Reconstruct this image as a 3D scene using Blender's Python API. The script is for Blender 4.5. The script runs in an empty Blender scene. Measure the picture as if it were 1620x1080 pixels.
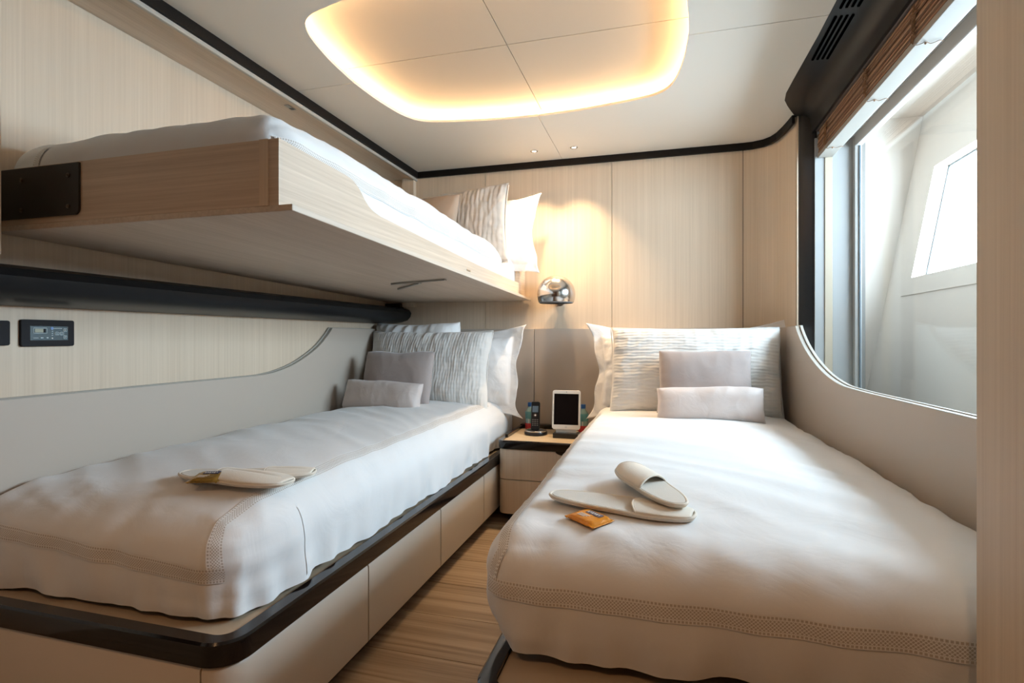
import bpy, bmesh, math, random
from mathutils import Vector, noise, Matrix
random.seed(7)
S = bpy.context.scene
COL = S.collection
PI = math.pi
R = math.radians

# ------------------------------------------------------------------ camera, world, lights, exposure
cd = bpy.data.cameras.new('camera'); cam = bpy.data.objects.new('camera', cd); COL.objects.link(cam)
cam.location = (0, 0, 1.0); cam.rotation_euler = (R(90), 0, R(15.618))
cd.sensor_width = 36; cd.lens = 19.0; cd.shift_y = -7/1620; cd.clip_start = .02
S.camera = cam
S.view_settings.view_transform = 'Standard'; S.view_settings.look = 'None'
S.view_settings.gamma = 1; S.view_settings.use_curve_mapping = False
S.view_settings.exposure = 0.2
W = bpy.data.worlds.new('sky'); S.world = W; W.use_nodes = True
WN = W.node_tree
bg = WN.nodes['Background']
bg.inputs['Color'].default_value = (0.66, 0.84, 1.0, 1); bg.inputs['Strength'].default_value = 31
LED_STRENGTH = 142
SPOT_W = 44
def portal(name, loc, rot, sx, sy):
    # a light portal only guides sky sampling; it gives off no light of its own
    l = bpy.data.lights.new(name, 'AREA'); l.shape = 'RECTANGLE'; l.size = sx; l.size_y = sy; l.cycles.is_portal = True
    o = bpy.data.objects.new(name, l); COL.objects.link(o); o.location = loc; o.rotation_euler = rot; return o
portal('sky_portal', (1.53, 2.63, 1.665), (0, R(90), 0), .66, 2.1)
WARM = (1.0, 0.70, 0.41)

# ------------------------------------------------------------------ materials
def nt(name):
    m = bpy.data.materials.new(name); m.use_nodes = True
    return m, m.node_tree, m.node_tree.nodes['Principled BSDF']
def plain(name, col, rough=.5, metal=0, spec=.5, coat=0, bump=None, sheen=0):
    m, t, b = nt(name)
    b.inputs['Base Color'].default_value = (*col, 1); b.inputs['Roughness'].default_value = rough
    b.inputs['Metallic'].default_value = metal; b.inputs['Specular IOR Level'].default_value = spec
    b.inputs['Coat Weight'].default_value = coat; b.inputs['Coat Roughness'].default_value = .05
    b.inputs['Sheen Weight'].default_value = sheen
    if bump:
        sc, st, di = bump
        tc = t.nodes.new('ShaderNodeTexCoord'); n = t.nodes.new('ShaderNodeTexNoise'); bp = t.nodes.new('ShaderNodeBump')
        n.inputs['Scale'].default_value = sc; n.inputs['Detail'].default_value = 4
        bp.inputs['Strength'].default_value = st; bp.inputs['Distance'].default_value = di
        t.links.new(tc.outputs['Object'], n.inputs['Vector']); t.links.new(n.outputs['Fac'], bp.inputs['Height'])
        t.links.new(bp.outputs['Normal'], b.inputs['Normal'])
    return m
def wood(name, c1, c2, stretch, fine=1.0, rough=.45, contrast=.5, figure=0):
    """fine grain: noise stretched along the grain; stretch = (sx, sy, sz) frequency per axis"""
    m, t, b = nt(name); L = t.links.new
    tc = t.nodes.new('ShaderNodeTexCoord'); mp = t.nodes.new('ShaderNodeMapping'); L(tc.outputs['Object'], mp.inputs['Vector'])
    mp.inputs['Scale'].default_value = stretch
    n = t.nodes.new('ShaderNodeTexNoise'); n.inputs['Scale'].default_value = fine; n.inputs['Detail'].default_value = 5; n.inputs['Roughness'].default_value = .65
    L(mp.outputs['Vector'], n.inputs['Vector'])
    n2 = t.nodes.new('ShaderNodeTexNoise'); n2.inputs['Scale'].default_value = fine*.16; n2.inputs['Detail'].default_value = 2
    L(mp.outputs['Vector'], n2.inputs['Vector'])
    mx = t.nodes.new('ShaderNodeMath'); mx.operation = 'MULTIPLY_ADD'; mx.inputs[1].default_value = .45
    L(n2.outputs['Fac'], mx.inputs[0]); L(n.outputs['Fac'], mx.inputs[2])
    src = mx.outputs[0]
    if figure:
        mp2 = t.nodes.new('ShaderNodeMapping'); mp2.inputs['Scale'].default_value = tuple(s*.055 for s in stretch); L(tc.outputs['Object'], mp2.inputs['Vector'])
        wv = t.nodes.new('ShaderNodeTexNoise'); wv.inputs['Scale'].default_value = 1.0; wv.inputs['Detail'].default_value = 1.5
        L(mp2.outputs['Vector'], wv.inputs['Vector'])
        si = t.nodes.new('ShaderNodeMath'); si.operation = 'MULTIPLY'; si.inputs[1].default_value = 70; L(wv.outputs['Fac'], si.inputs[0])
        sn = t.nodes.new('ShaderNodeMath'); sn.operation = 'SINE'; L(si.outputs[0], sn.inputs[0])
        ad = t.nodes.new('ShaderNodeMath'); ad.operation = 'MULTIPLY_ADD'; ad.inputs[1].default_value = figure; L(sn.outputs[0], ad.inputs[0]); L(src, ad.inputs[2])
        src = ad.outputs[0]
    cr = t.nodes.new('ShaderNodeValToRGB'); cr.color_ramp.elements[0].position = .72-contrast*.5; cr.color_ramp.elements[1].position = .72+contrast*.5
    cr.color_ramp.elements[0].color = (*c1, 1); cr.color_ramp.elements[1].color = (*c2, 1)
    L(src, cr.inputs['Fac']); L(cr.outputs['Color'], b.inputs['Base Color'])
    bp = t.nodes.new('ShaderNodeBump'); bp.inputs['Strength'].default_value = .12; bp.inputs['Distance'].default_value = .0008
    L(n.outputs['Fac'], bp.inputs['Height']); L(bp.outputs['Normal'], b.inputs['Normal'])
    b.inputs['Roughness'].default_value = rough; b.inputs['Specular IOR Level'].default_value = .35
    return m
def emit(name, col, strength):
    m = bpy.data.materials.new(name); m.use_nodes = True; t = m.node_tree; t.nodes.clear()
    e = t.nodes.new('ShaderNodeEmission'); o = t.nodes.new('ShaderNodeOutputMaterial')
    e.inputs['Color'].default_value = (*col, 1); e.inputs['Strength'].default_value = strength
    t.links.new(e.outputs[0], o.inputs['Surface']); return m
def lace(name):
    m, t, b = nt(name); L = t.links.new
    uv = t.nodes.new('ShaderNodeUVMap'); sp = t.nodes.new('ShaderNodeSeparateXYZ'); L(uv.outputs['UV'], sp.inputs[0])
    def M(op, a, bb=None, c=None):
        n = t.nodes.new('ShaderNodeMath'); n.operation = op
        for i, v in enumerate((a, bb, c)):
            if v is None: continue
            if isinstance(v, (int, float)): n.inputs[i].default_value = v
            else: L(v, n.inputs[i])
        return n.outputs[0]
    u = M('MULTIPLY', sp.outputs['X'], PI/.0068)       # metres along
    v = M('MULTIPLY', sp.outputs['Y'], PI*5.5)         # 0..1 across
    d = M('MULTIPLY', M('SINE', M('ADD', u, v)), M('SINE', M('SUBTRACT', u, v)))
    hole = M('GREATER_THAN', M('ABSOLUTE', d), .33)
    tick = M('GREATER_THAN', M('ABSOLUTE', M('SINE', M('MULTIPLY', u, 1.0))), .55)
    e = M('ABSOLUTE', M('SUBTRACT', sp.outputs['Y'], .5))
    inrow = M('MULTIPLY', M('GREATER_THAN', e, .33), M('LESS_THAN', e, .45))
    mid = M('LESS_THAN', e, .29)
    h = M('ADD', M('MULTIPLY', hole, mid), M('MULTIPLY', tick, inrow))
    mix = t.nodes.new('ShaderNodeMix'); mix.data_type = 'RGBA'
    mix.inputs['A'].default_value = (.82, .80, .78, 1); mix.inputs['B'].default_value = (.50, .45, .40, 1)
    L(h, mix.inputs['Factor']); L(mix.outputs['Result'], b.inputs['Base Color'])
    bp = t.nodes.new('ShaderNodeBump'); bp.inputs['Strength'].default_value = .5; bp.inputs['Distance'].default_value = .002; bp.invert = True
    L(h, bp.inputs['Height']); L(bp.outputs['Normal'], b.inputs['Normal']); b.inputs['Roughness'].default_value = .9
    return m
def fabric(name, col, rough=.9, weave=900, bs=.25, big=6, bigs=.25, sheen=.15):
    m, t, b = nt(name); L = t.links.new
    tc = t.nodes.new('ShaderNodeTexCoord')
    n = t.nodes.new('ShaderNodeTexNoise'); n.inputs['Scale'].default_value = weave; n.inputs['Detail'].default_value = 1
    n2 = t.nodes.new('ShaderNodeTexNoise'); n2.inputs['Scale'].default_value = big; n2.inputs['Detail'].default_value = 6; n2.inputs['Distortion'].default_value = 1.2
    L(tc.outputs['Object'], n.inputs['Vector']); L(tc.outputs['Object'], n2.inputs['Vector'])
    b1 = t.nodes.new('ShaderNodeBump'); b1.inputs['Strength'].default_value = bs; b1.inputs['Distance'].default_value = .0004
    b2 = t.nodes.new('ShaderNodeBump'); b2.inputs['Strength'].default_value = bigs; b2.inputs['Distance'].default_value = .012
    L(n.outputs['Fac'], b1.inputs['Height']); L(n2.outputs['Fac'], b2.inputs['Height'])
    L(b2.outputs['Normal'], b1.inputs['Normal']); L(b1.outputs['Normal'], b.inputs['Normal'])
    b.inputs['Base Color'].default_value = (*col, 1); b.inputs['Roughness'].default_value = rough
    b.inputs['Sheen Weight'].default_value = sheen; b.inputs['Specular IOR Level'].default_value = .2
    return m
def thin_glass(name):
    m = bpy.data.materials.new(name); m.use_nodes = True; t = m.node_tree; t.nodes.clear(); L = t.links.new
    o = t.nodes.new('ShaderNodeOutputMaterial'); mx = t.nodes.new('ShaderNodeMixShader')
    tr = t.nodes.new('ShaderNodeBsdfTransparent'); gl = t.nodes.new('ShaderNodeBsdfGlossy'); lw = t.nodes.new('ShaderNodeLayerWeight')
    lw.inputs['Blend'].default_value = .5
    pw = t.nodes.new('ShaderNodeMath'); pw.operation = 'POWER'; pw.inputs[1].default_value = 5
    ma = t.nodes.new('ShaderNodeMath'); ma.operation = 'MULTIPLY_ADD'; ma.inputs[1].default_value = .5; ma.inputs[2].default_value = .02
    L(lw.outputs['Facing'], pw.inputs[0]); L(pw.outputs[0], ma.inputs[0])
    tr.inputs['Color'].default_value = (.97, .985, .985, 1); gl.inputs['Roughness'].default_value = .02
    L(ma.outputs[0], mx.inputs[0]); L(tr.outputs[0], mx.inputs[1]); L(gl.outputs[0], mx.inputs[2])
    L(mx.outputs[0], o.inputs['Surface']); return m

V1, V2 = (.58, .457, .335), (.72, .59, .452)
M = {
 'veneer': wood('pale_vertical_veneer', V1, V2, (150, 150, 1.3), rough=.5, contrast=.7),
 'veneer_h': wood('pale_horizontal_veneer', (.50, .385, .285), (.68, .56, .44), (2.0, 2.0, 120), rough=.5, contrast=.5),
 'veneer_y': wood('pale_lengthwise_veneer', (.52, .425, .335), (.66, .56, .46), (110, 2.0, 110), rough=.5, contrast=.5),
 'floor': wood('brushed_oak_floor', (.23, .155, .095), (.44, .325, .215), (4, 140, 140), rough=.5, contrast=.8, figure=.2),
 'walnut': wood('dark_walnut_veneer', (.10, .055, .03), (.20, .12, .07), (110, 110, 1.6)),
 'top': wood('blond_nightstand_top', (.55, .42, .27), (.68, .55, .38), (4, 110, 110), rough=.35),
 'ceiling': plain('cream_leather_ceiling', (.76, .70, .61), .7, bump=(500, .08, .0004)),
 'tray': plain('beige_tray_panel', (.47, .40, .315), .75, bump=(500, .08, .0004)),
 'leather': plain('beige_upholstery', (.49, .415, .345), .55, bump=(700, .15, .0005)),
 'leather_edge': plain('grey_beige_edge', (.42, .385, .335), .5),
 'gap': plain('dark_joint', (.05, .04, .035), .8),
 'ledge': plain('tan_leather_ledge', (.42, .32, .22), .5),
 'drawer': plain('cream_leather_drawer', (.60, .52, .43), .45, bump=(700, .12, .0004)),
 'gloss': plain('dark_brown_gloss', (.008, .005, .004), .14, coat=.35, spec=.3),
 'black': plain('matte_black_trim', (.008, .006, .005), .5, spec=.15),
 'satin': plain('satin_black_valance', (.015, .014, .014), .34, spec=.35),
 'rail': plain('blue_black_leather', (.008, .009, .011), .38, spec=.3),
 'white': fabric('white_cotton', (.77, .76, .75)),
 'white2': fabric('white_sateen', (.82, .80, .785), big=9, bigs=.5, rough=.6),
 'quilt': fabric('quilted_white', (.74, .71, .67), bs=.4, bigs=.1),
 'quilt_tan': fabric('quilted_tan', (.66, .58, .50), bs=.4, bigs=.1),
 'lilac': fabric('lilac_grey_velvet', (.40, .335, .31), weave=600, bs=.35, big=14, bigs=.12, sheen=.4),
 'tan_velvet': fabric('tan_velvet', (.42, .32, .24), weave=600, bs=.35, big=14, bigs=.12),
 'silk': fabric('pale_pink_silk', (.64, .55, .51), rough=.42, bs=.1, big=12, bigs=.35, sheen=.3),
 'lace': lace('drawn_thread_lace'),
 'gelcoat': plain('white_gelcoat', (.74, .665, .59), .7, spec=.2),
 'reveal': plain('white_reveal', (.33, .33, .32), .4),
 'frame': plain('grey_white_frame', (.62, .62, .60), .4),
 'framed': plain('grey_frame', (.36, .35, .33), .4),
 'tanstrip': plain('tan_strip', (.42, .35, .26), .5),
 'bounce_dark': plain('dark_grey_bounce_damper', (.155, .14, .125), .5),
 'gasket': plain('grey_gasket', (.10, .13, .15), .4),
 'glass': thin_glass('window_glass'),
 'blindwood': wood('brown_blind_wood', (.14, .065, .03), (.36, .19, .10), (120, 2, 120), rough=.5, contrast=.7),
 'blindwood_dark': wood('dark_blind_wood', (.07, .03, .015), (.20, .10, .05), (120, 2, 120), rough=.5, contrast=.7),
 'blindwood_pale': wood('pale_blind_wood', (.24, .13, .07), (.46, .28, .17), (120, 2, 120), rough=.5, contrast=.7),
 'blindrail': plain('cream_blind_rail', (.33, .30, .26), .5, bump=(60, .2, .001)),
 'cord': plain('brown_cord', (.22, .11, .05), .8),
 'tube': plain('brown_roller', (.085, .062, .052), .35),
 'void': plain('slot_shadow_black', (.001, .001, .001), .9, spec=0),
 'chrome': plain('brushed_chrome', (.62, .60, .58), .17, metal=1),
 'steel': plain('dark_steel', (.42, .40, .37), .35, metal=1),
 'screw': plain('screw_steel', (.12, .10, .08), .35, metal=1),
 'plate': plain('dark_bronze_plate', (.022, .016, .012), .4),
 'panelblack': plain('panel_black', (.018, .016, .017), .6, spec=.15),
 'screen': plain('teal_grey_screen', (.045, .075, .085), .25),
 'lcd': plain('lcd_yellow_grey', (.30, .30, .20), .3),
 'mark': plain('pale_print', (.45, .52, .52), .5),
 'bluemark': plain('blue_print', (.16, .28, .55), .5),
 'blackglass': plain('black_glass', (.004, .004, .005), .08),
 'tabwhite': plain('white_plastic', (.78, .74, .68), .3),
 'plastic': plain('black_plastic', (.012, .012, .013), .3),
 'phonescreen': plain('grey_blue_phone_screen', (.16, .22, .28), .2),
 'cap': plain('blue_bottle_cap', (.01, .09, .30), .4),
 'bottle': None,
 'label': plain('teal_label', (.10, .30, .32), .5),
 'red': plain('red_label', (.45, .02, .02), .5),
 'waffle': fabric('waffle_towelling', (.78, .71, .61), weave=260, bs=.9, bigs=.05),
 'insole': fabric('grey_waffle_insole', (.60, .55, .48), weave=300, bs=1, bigs=.05),
 'felt': fabric('cream_felt', (.74, .67, .57), weave=500, bs=.3, bigs=.05),
 'orange': plain('orange_foil', (.70, .25, .008), .3, metal=.15, bump=(90, .5, .004)),
 'gold': plain('gold_foil', (.45, .25, .05), .3, metal=.7, bump=(90, .5, .004)),
 'print_dark': plain('navy_print', (.06, .06, .12), .4),
 'print_white': plain('white_print', (.75, .7, .62), .5),
 'led': emit('warm_led_strip', (1.0, .64, .32), LED_STRENGTH),
 'lampglow': emit('downlight_glow', (1.0, .82, .58), 6),
 'inner': plain('lamp_inner', (.25, .25, .25), .5),
}
m, t, b = nt('clear_bottle')
b.inputs['Base Color'].default_value = (.25, .38, .36, 1); b.inputs['Roughness'].default_value = .1; b.inputs['Coat Weight'].default_value = 1
M['bottle'] = m

# ------------------------------------------------------------------ helpers
def link(o, parent=None):
    COL.objects.link(o)
    if parent is not None: o.parent = parent
    return o
def thing(name, label, cat, loc=(0, 0, 0), rot=(0, 0, 0), group=None):
    o = bpy.data.objects.new(name, None); o.empty_display_size = .05
    o.location = loc; o.rotation_euler = rot; COL.objects.link(o)
    return tag(o, label, cat, group)
def tag(o, label, cat, group=None):
    o['label'] = label; o['category'] = cat
    if group: o['group'] = group
    return o
def obj(name, bm, mat, parent=None, smooth=False, bevel=0, label=None, world=False, subsurf=0):
    """mesh object; world=True: geometry given in world space, parent is an unrotated empty"""
    if world and parent is not None:
        p = parent; off = Vector((0, 0, 0))
        while p is not None: off += p.location; p = p.parent
        bmesh.ops.translate(bm, verts=bm.verts, vec=-off)
    bmesh.ops.recalc_face_normals(bm, faces=bm.faces)
    me = bpy.data.meshes.new(name); bm.to_mesh(me); bm.free()
    if smooth:
        for p in me.polygons: p.use_smooth = True
        if smooth == 'auto':
            me.set_sharp_from_angle(angle=R(35))
    me.materials.append(M[mat] if isinstance(mat, str) else mat)
    o = bpy.data.objects.new(name, me); link(o, parent)
    if bevel:
        bv = o.modifiers.new('bevel', 'BEVEL'); bv.width = bevel; bv.segments = 2; bv.limit_method = 'ANGLE'; bv.angle_limit = R(40)
    if subsurf:
        ss = o.modifiers.new('sub', 'SUBSURF'); ss.levels = ss.render_levels = subsurf
    if label: o['label'] = label
    return o
def struct(name, bm, mat, parent=None, **k):
    o = obj(name, bm, mat, parent, **k)
    if parent is None: o['kind'] = 'structure'
    return o
def box(x0, x1, y0, y1, z0, z1, bm=None):
    bm = bm or bmesh.new()
    v = [bm.verts.new(p) for p in [(x0,y0,z0),(x1,y0,z0),(x1,y1,z0),(x0,y1,z0),(x0,y0,z1),(x1,y0,z1),(x1,y1,z1),(x0,y1,z1)]]
    for f in [(0,3,2,1),(4,5,6,7),(0,1,5,4),(1,2,6,5),(2,3,7,6),(3,0,4,7)]: bm.faces.new([v[i] for i in f])
    return bm
def prism(pts, axis, a, b, bm=None):
    """extrude a 2D polygon along an axis. axis 'z': pts=(x,y); 'x': pts=(y,z); 'y': pts=(x,z)"""
    bm = bm or bmesh.new()
    def mk(p, q):
        return {'z': (p[0], p[1], q), 'x': (q, p[0], p[1]), 'y': (p[0], q, p[1])}[axis]
    A = [bm.verts.new(mk(p, a)) for p in pts]; B = [bm.verts.new(mk(p, b)) for p in pts]
    n = len(pts)
    bm.faces.new(A); bm.faces.new(B[::-1])
    for i in range(n): bm.faces.new((A[i], B[i], B[(i+1) % n], A[(i+1) % n]))
    return bm
def sweep(path, prof, bm=None, closed=False, close_prof=True):
    """path: plan points (x,y); prof: (offset to the right of travel, z) loop"""
    bm = bm or bmesh.new(); n = len(path); rings = []
    for i, p in enumerate(path):
        p = Vector(p)
        a = Vector(path[(i-1) % n]) if (i > 0 or closed) else None
        c = Vector(path[(i+1) % n]) if (i < n-1 or closed) else None
        ds = []
        if a is not None: ds.append((p-a).normalized())
        if c is not None: ds.append((c-p).normalized())
        d = sum(ds, Vector((0, 0))).normalized(); nrm = Vector((d.y, -d.x))
        k = 1/max(.4, nrm.dot(Vector((ds[0].y, -ds[0].x))))
        rings.append([bm.verts.new((p.x+nrm.x*o*k, p.y+nrm.y*o*k, z)) for o, z in prof])
    m = len(prof)
    rng = range(n if closed else n-1)
    for i in rng:
        A, B = rings[i], rings[(i+1) % n]
        for j in range(m if close_prof else m-1):
            bm.faces.new((A[j], A[(j+1) % m], B[(j+1) % m], B[j]))
    if not closed and close_prof:
        bm.faces.new(rings[0]); bm.faces.new(rings[-1][::-1])
    return bm
def lathe(prof, seg=32, bm=None, c=(0, 0, 0)):
    bm = bm or bmesh.new(); rings = []
    for r, z in prof:
        if r < 1e-6: rings.append([bm.verts.new((c[0], c[1], c[2]+z))])
        else: rings.append([bm.verts.new((c[0]+r*math.cos(2*PI*i/seg), c[1]+r*math.sin(2*PI*i/seg), c[2]+z)) for i in range(seg)])
    for A, B in zip(rings, rings[1:]):
        for i in range(seg):
            j = (i+1) % seg
            if len(A) == 1 and len(B) == 1: continue
            if len(A) == 1: bm.faces.new((A[0], B[i], B[j]))
            elif len(B) == 1: bm.faces.new((A[i], B[0], A[j]))
            else: bm.faces.new((A[i], B[i], B[j], A[j]))
    return bm
def tube(pts, r, seg=8, bm=None, closed=False):
    bm = bm or bmesh.new(); pts = [Vector(p) for p in pts]; n = len(pts); rings = []
    up = Vector((0, 0, 1))
    for i, p in enumerate(pts):
        a = pts[(i-1) % n] if (i or closed) else p; c = pts[(i+1) % n] if (i < n-1 or closed) else p
        d = (c-a).normalized(); s = d.cross(up)
        if s.length < 1e-3: s = Vector((1, 0, 0))
        s.normalize(); q = s.cross(d)
        rings.append([bm.verts.new(p + r*(math.cos(2*PI*k/seg)*s + math.sin(2*PI*k/seg)*q)) for k in range(seg)])
    for i in range(n if closed else n-1):
        A, B = rings[i], rings[(i+1) % n]
        for k in range(seg): bm.faces.new((A[k], A[(k+1) % seg], B[(k+1) % seg], B[k]))
    if not closed: bm.faces.new(rings[0][::-1]); bm.faces.new(rings[-1])
    return bm
def arc(cx, cy, r, a0, a1, n=8):
    return [(cx+r*math.cos(R(a0+(a1-a0)*i/n)), cy+r*math.sin(R(a0+(a1-a0)*i/n))) for i in range(n+1)]
def smooth_path(pts, n=6):
    """Catmull-Rom through 2D points"""
    out = []; P = [pts[0]] + list(pts) + [pts[-1]]
    for i in range(1, len(P)-2):
        p0, p1, p2, p3 = [Vector(q) for q in P[i-1:i+3]]
        for k in range(n):
            t = k/n
            out.append(tuple(.5*((2*p1)+(-p0+p2)*t+(2*p0-5*p1+4*p2-p3)*t*t+(-p0+3*p1-3*p2+p3)*t**3)))
    out.append(tuple(pts[-1])); return out
def rrect(w, h, r, n=5):
    return arc(w/2-r, h/2-r, r, 0, 90, n)+arc(-w/2+r, h/2-r, r, 90, 180, n)+arc(-w/2+r, -h/2+r, r, 180, 270, n)+arc(w/2-r, -h/2+r, r, 270, 360, n)
def sst(a, b, x):
    t = max(0, min(1, (x-a)/(b-a))); return t*t*(3-2*t)

YB = 3.33      # back wall
ZC = 2.10      # ceiling
XL = -1.81     # left wall
YN = -.9       # near wall, behind the camera

# ------------------------------------------------------------------ floor of single planks
fl = struct('floor', box(-1.9, 1.0, YN-.1, 3.45, -.05, -.012), 'gap')
y = YN - .1 + .02; k = 0
y = -1.08
while y < 3.4:
    o = obj('plank', box(-1.9, 1.0, y+.0012, y+.24-.0012, -.012, 0), 'floor', fl, bevel=.0012)
    y += .24; k += 1

# ------------------------------------------------------------------ walls
corner = [(.44, 3.33), (.50, 3.322), (.555, 3.298), (.59, 3.258), (.612, 3.20), (.626, 3.12), (.636, 3.04), (.642, 2.97)]
wb = struct('wall_back', box(-1.95, 1.0, 3.36, 3.42, -.05, 2.25), 'gap')
for a, c in [(-1.82, -1.1115), (-1.1085, -.3015), (-.2985, .4385)]:
    obj('veneer_panel', box(a, c, 3.33, 3.36, 0, 2.12), 'veneer', wb)
obj('veneer_panel', sweep([(.4415, 3.33)]+corner[1:], [(0, 0), (0, 2.12), (-.02, 2.12), (-.02, 0)]), 'veneer', wb, smooth='auto')
wl = struct('wall_left', box(XL-.08, XL, YN-.1, 3.4, -.05, 2.25), 'veneer')
struct('wall_near', box(-1.95, 1.0, YN-.08, YN, -.05, 2.25), 'walnut')

# right wall with a window opening: Y 1.02..2.95, Z .80..1.905
XG = .90
wr = bmesh.new()
box(.72, XG+.02, 2.955, 3.42, -.05, 2.25, wr)
box(.72, XG+.02, YN-.1, 1.0, -.05, 2.25, wr)
box(.72, XG+.02, 1.0, 2.955, -.05, .60, wr)
box(.72, XG+.02, 1.0, 2.955, 2.035, 2.25, wr)
struct('wall_right', wr, 'frame')

# ------------------------------------------------------------------ ceiling with four panels round a lit recess
XS, YS = -.60, 2.07
def super_tray(sx, sy, d=0):
    """barrel-sided rounded rectangle, first quadrant outward, as full loop starting at +x"""
    c = [(.690, 0), (.680, .17), (.655, .33), (.625, .415), (.585, .462), (.52, .492), (.36, .527), (.18, .553), (0, .562)]
    q = smooth_path(c, 4); q = [(x + d*(1 if x > .3 else x/.3), y + d*(1 if y > .3 else y/.3)) for x, y in q]
    return q
def quadrants(z0, z1, inner, outer, mat, parent, name):
    g = .0015
    for sx in (1, -1):
        for sy in (1, -1):
            q = [(XS+sx*max(x, g), YS+sy*max(y, g)) for x, y in inner]
            if outer:
                ox, oy = outer[(sx, sy)]
                pts = q[:-1] + [(XS+sx*g, q[-1][1]), (XS+sx*g, oy), (ox, oy), (ox, YS+sy*g)]
                pts[0] = (q[0][0], YS+sy*g)
            else:
                pts = [(XS+sx*g, YS+sy*g)] + [(q[0][0], YS+sy*g)] + q[1:-1] + [(XS+sx*g, q[-1][1])]
            o = obj(name, prism(pts, 'z', z0, z1), mat, parent)
ce = struct('ceiling', box(-1.95, 1.0, YN-.1, 3.42, 2.21, 2.26), 'gap')
quadrants(ZC, ZC+.012, super_tray(1, 1), {(1, 1): (.78, 3.34), (-1, 1): (-1.59, 3.34), (1, -1): (.78, YN), (-1, -1): (-1.59, YN)}, 'ceiling', ce, 'ceiling_panel')
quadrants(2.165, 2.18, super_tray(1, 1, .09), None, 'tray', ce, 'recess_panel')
# recess side wall
full = []
q = super_tray(1, 1, .088)
full = [(XS+x, YS+y) for x, y in q] + [(XS-x, YS+y) for x, y in q[::-1][1:]] + [(XS-x, YS-y) for x, y in q[1:]] + [(XS+x, YS-y) for x, y in q[::-1][1:-1]]
obj('recess_rim', sweep(full, [(0, 2.112), (0, 2.166), (-.01, 2.166), (-.01, 2.112)], closed=True), 'ceiling', ce)
q = super_tray(1, 1, .045)
full = [(XS+x, YS+y) for x, y in q] + [(XS-x, YS+y) for x, y in q[::-1][1:]] + [(XS-x, YS-y) for x, y in q[1:]] + [(XS+x, YS-y) for x, y in q[::-1][1:-1]]
led = obj('led_strip', sweep(full, [(0, 2.1125), (0, 2.1185), (.004, 2.1185), (.004, 2.1125)], closed=True), 'led')
tag(led, 'warm glowing light strip round the ceiling recess', 'light strip')
# left soffit above the bunk
so = bmesh.new(); box(XL, -1.60, .93, YB, 2.062, 2.21, so)
sof = struct('trim_1', so, 'veneer_y', bevel=.003)
obj('edge_strip', box(-1.604, -1.588, YN, YB-.002, 2.045, 2.066), 'leather_edge', sof, bevel=.003)
struct('trim_2', box(XL, -1.59, YN, .93, 2.062, 2.21), 'veneer_y')
# black shadow trim along ceiling
path = [(-1.588, YN), (-1.588, 3.315)] + [(.44, 3.315)] + [(x-.012, y-.012) for x, y in corner[1:]]
struct('trim_3', sweep(path, [(0, 2.060), (0, 2.101), (.014, 2.101), (.014, 2.060)]), 'black')
# posts beside the recess that takes the folded bunk
struct('trim_4', box(XL, -1.585, .88, .953, 1.205, 2.062), 'veneer', bevel=.002)
struct('trim_5', box(-1.685, -1.60, 3.29, YB, 1.20, 2.062), 'veneer', bevel=.002)

# wardrobe edge in the right foreground
wd = thing('wardrobe', 'pale oak wardrobe edge with a dark vertical gap at the far right', 'wardrobe', (.60, .7, 0))
obj('cabinet_side', box(.4435, .4765, .505, .95, 0, 2.1), 'veneer', wd, world=True, bevel=.002)
obj('shadow_gap', box(.4765, .4815, .51, .947, 0, 2.1), 'void', wd, world=True)
obj('door', box(.4815, .715, .505, .948, 0, 2.1), 'veneer', wd, world=True, bevel=.002)
struct('wall_side', box(.46, .72, YN, .50, 0, 2.1), 'veneer')

# ------------------------------------------------------------------ window
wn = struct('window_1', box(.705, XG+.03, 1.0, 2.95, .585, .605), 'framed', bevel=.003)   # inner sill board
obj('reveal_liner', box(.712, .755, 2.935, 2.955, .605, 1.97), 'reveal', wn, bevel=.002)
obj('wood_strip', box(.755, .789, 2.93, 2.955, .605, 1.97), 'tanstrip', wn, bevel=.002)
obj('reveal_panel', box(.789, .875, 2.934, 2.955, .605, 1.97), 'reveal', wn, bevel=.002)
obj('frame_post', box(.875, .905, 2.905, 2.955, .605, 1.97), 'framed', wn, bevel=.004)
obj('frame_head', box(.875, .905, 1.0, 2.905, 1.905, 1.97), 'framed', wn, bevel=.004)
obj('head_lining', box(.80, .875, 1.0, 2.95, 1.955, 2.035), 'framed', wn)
obj('blind_recess', box(.72, .80, 1.0, 2.95, 2.025, 2.035), 'gap', wn)
obj('frame_sill', box(.875, .905, 1.0, 2.905, .605, .62), 'frame', wn, bevel=.004)
obj('gasket', box(.893, .899, 2.898, 2.905, .62, 1.905), 'gasket', wn)
obj('pane', box(.893, .897, 1.0, 2.90, .618, 1.907), 'glass', wn)

# unseen dark sheet added round the window to dim light bounced onto the bulwark
cl = bmesh.new()
box(.921, .935, -1.2, 4.0, -.05, .60, cl); box(.921, .935, -1.2, 4.0, 1.97, 2.40, cl); box(.921, .935, -1.2, 1.0, .60, 1.97, cl); box(.921, .935, 2.955, 4.0, .60, 1.97, cl)
struct('wall_bounce_damper', cl, 'bounce_dark')
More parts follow.
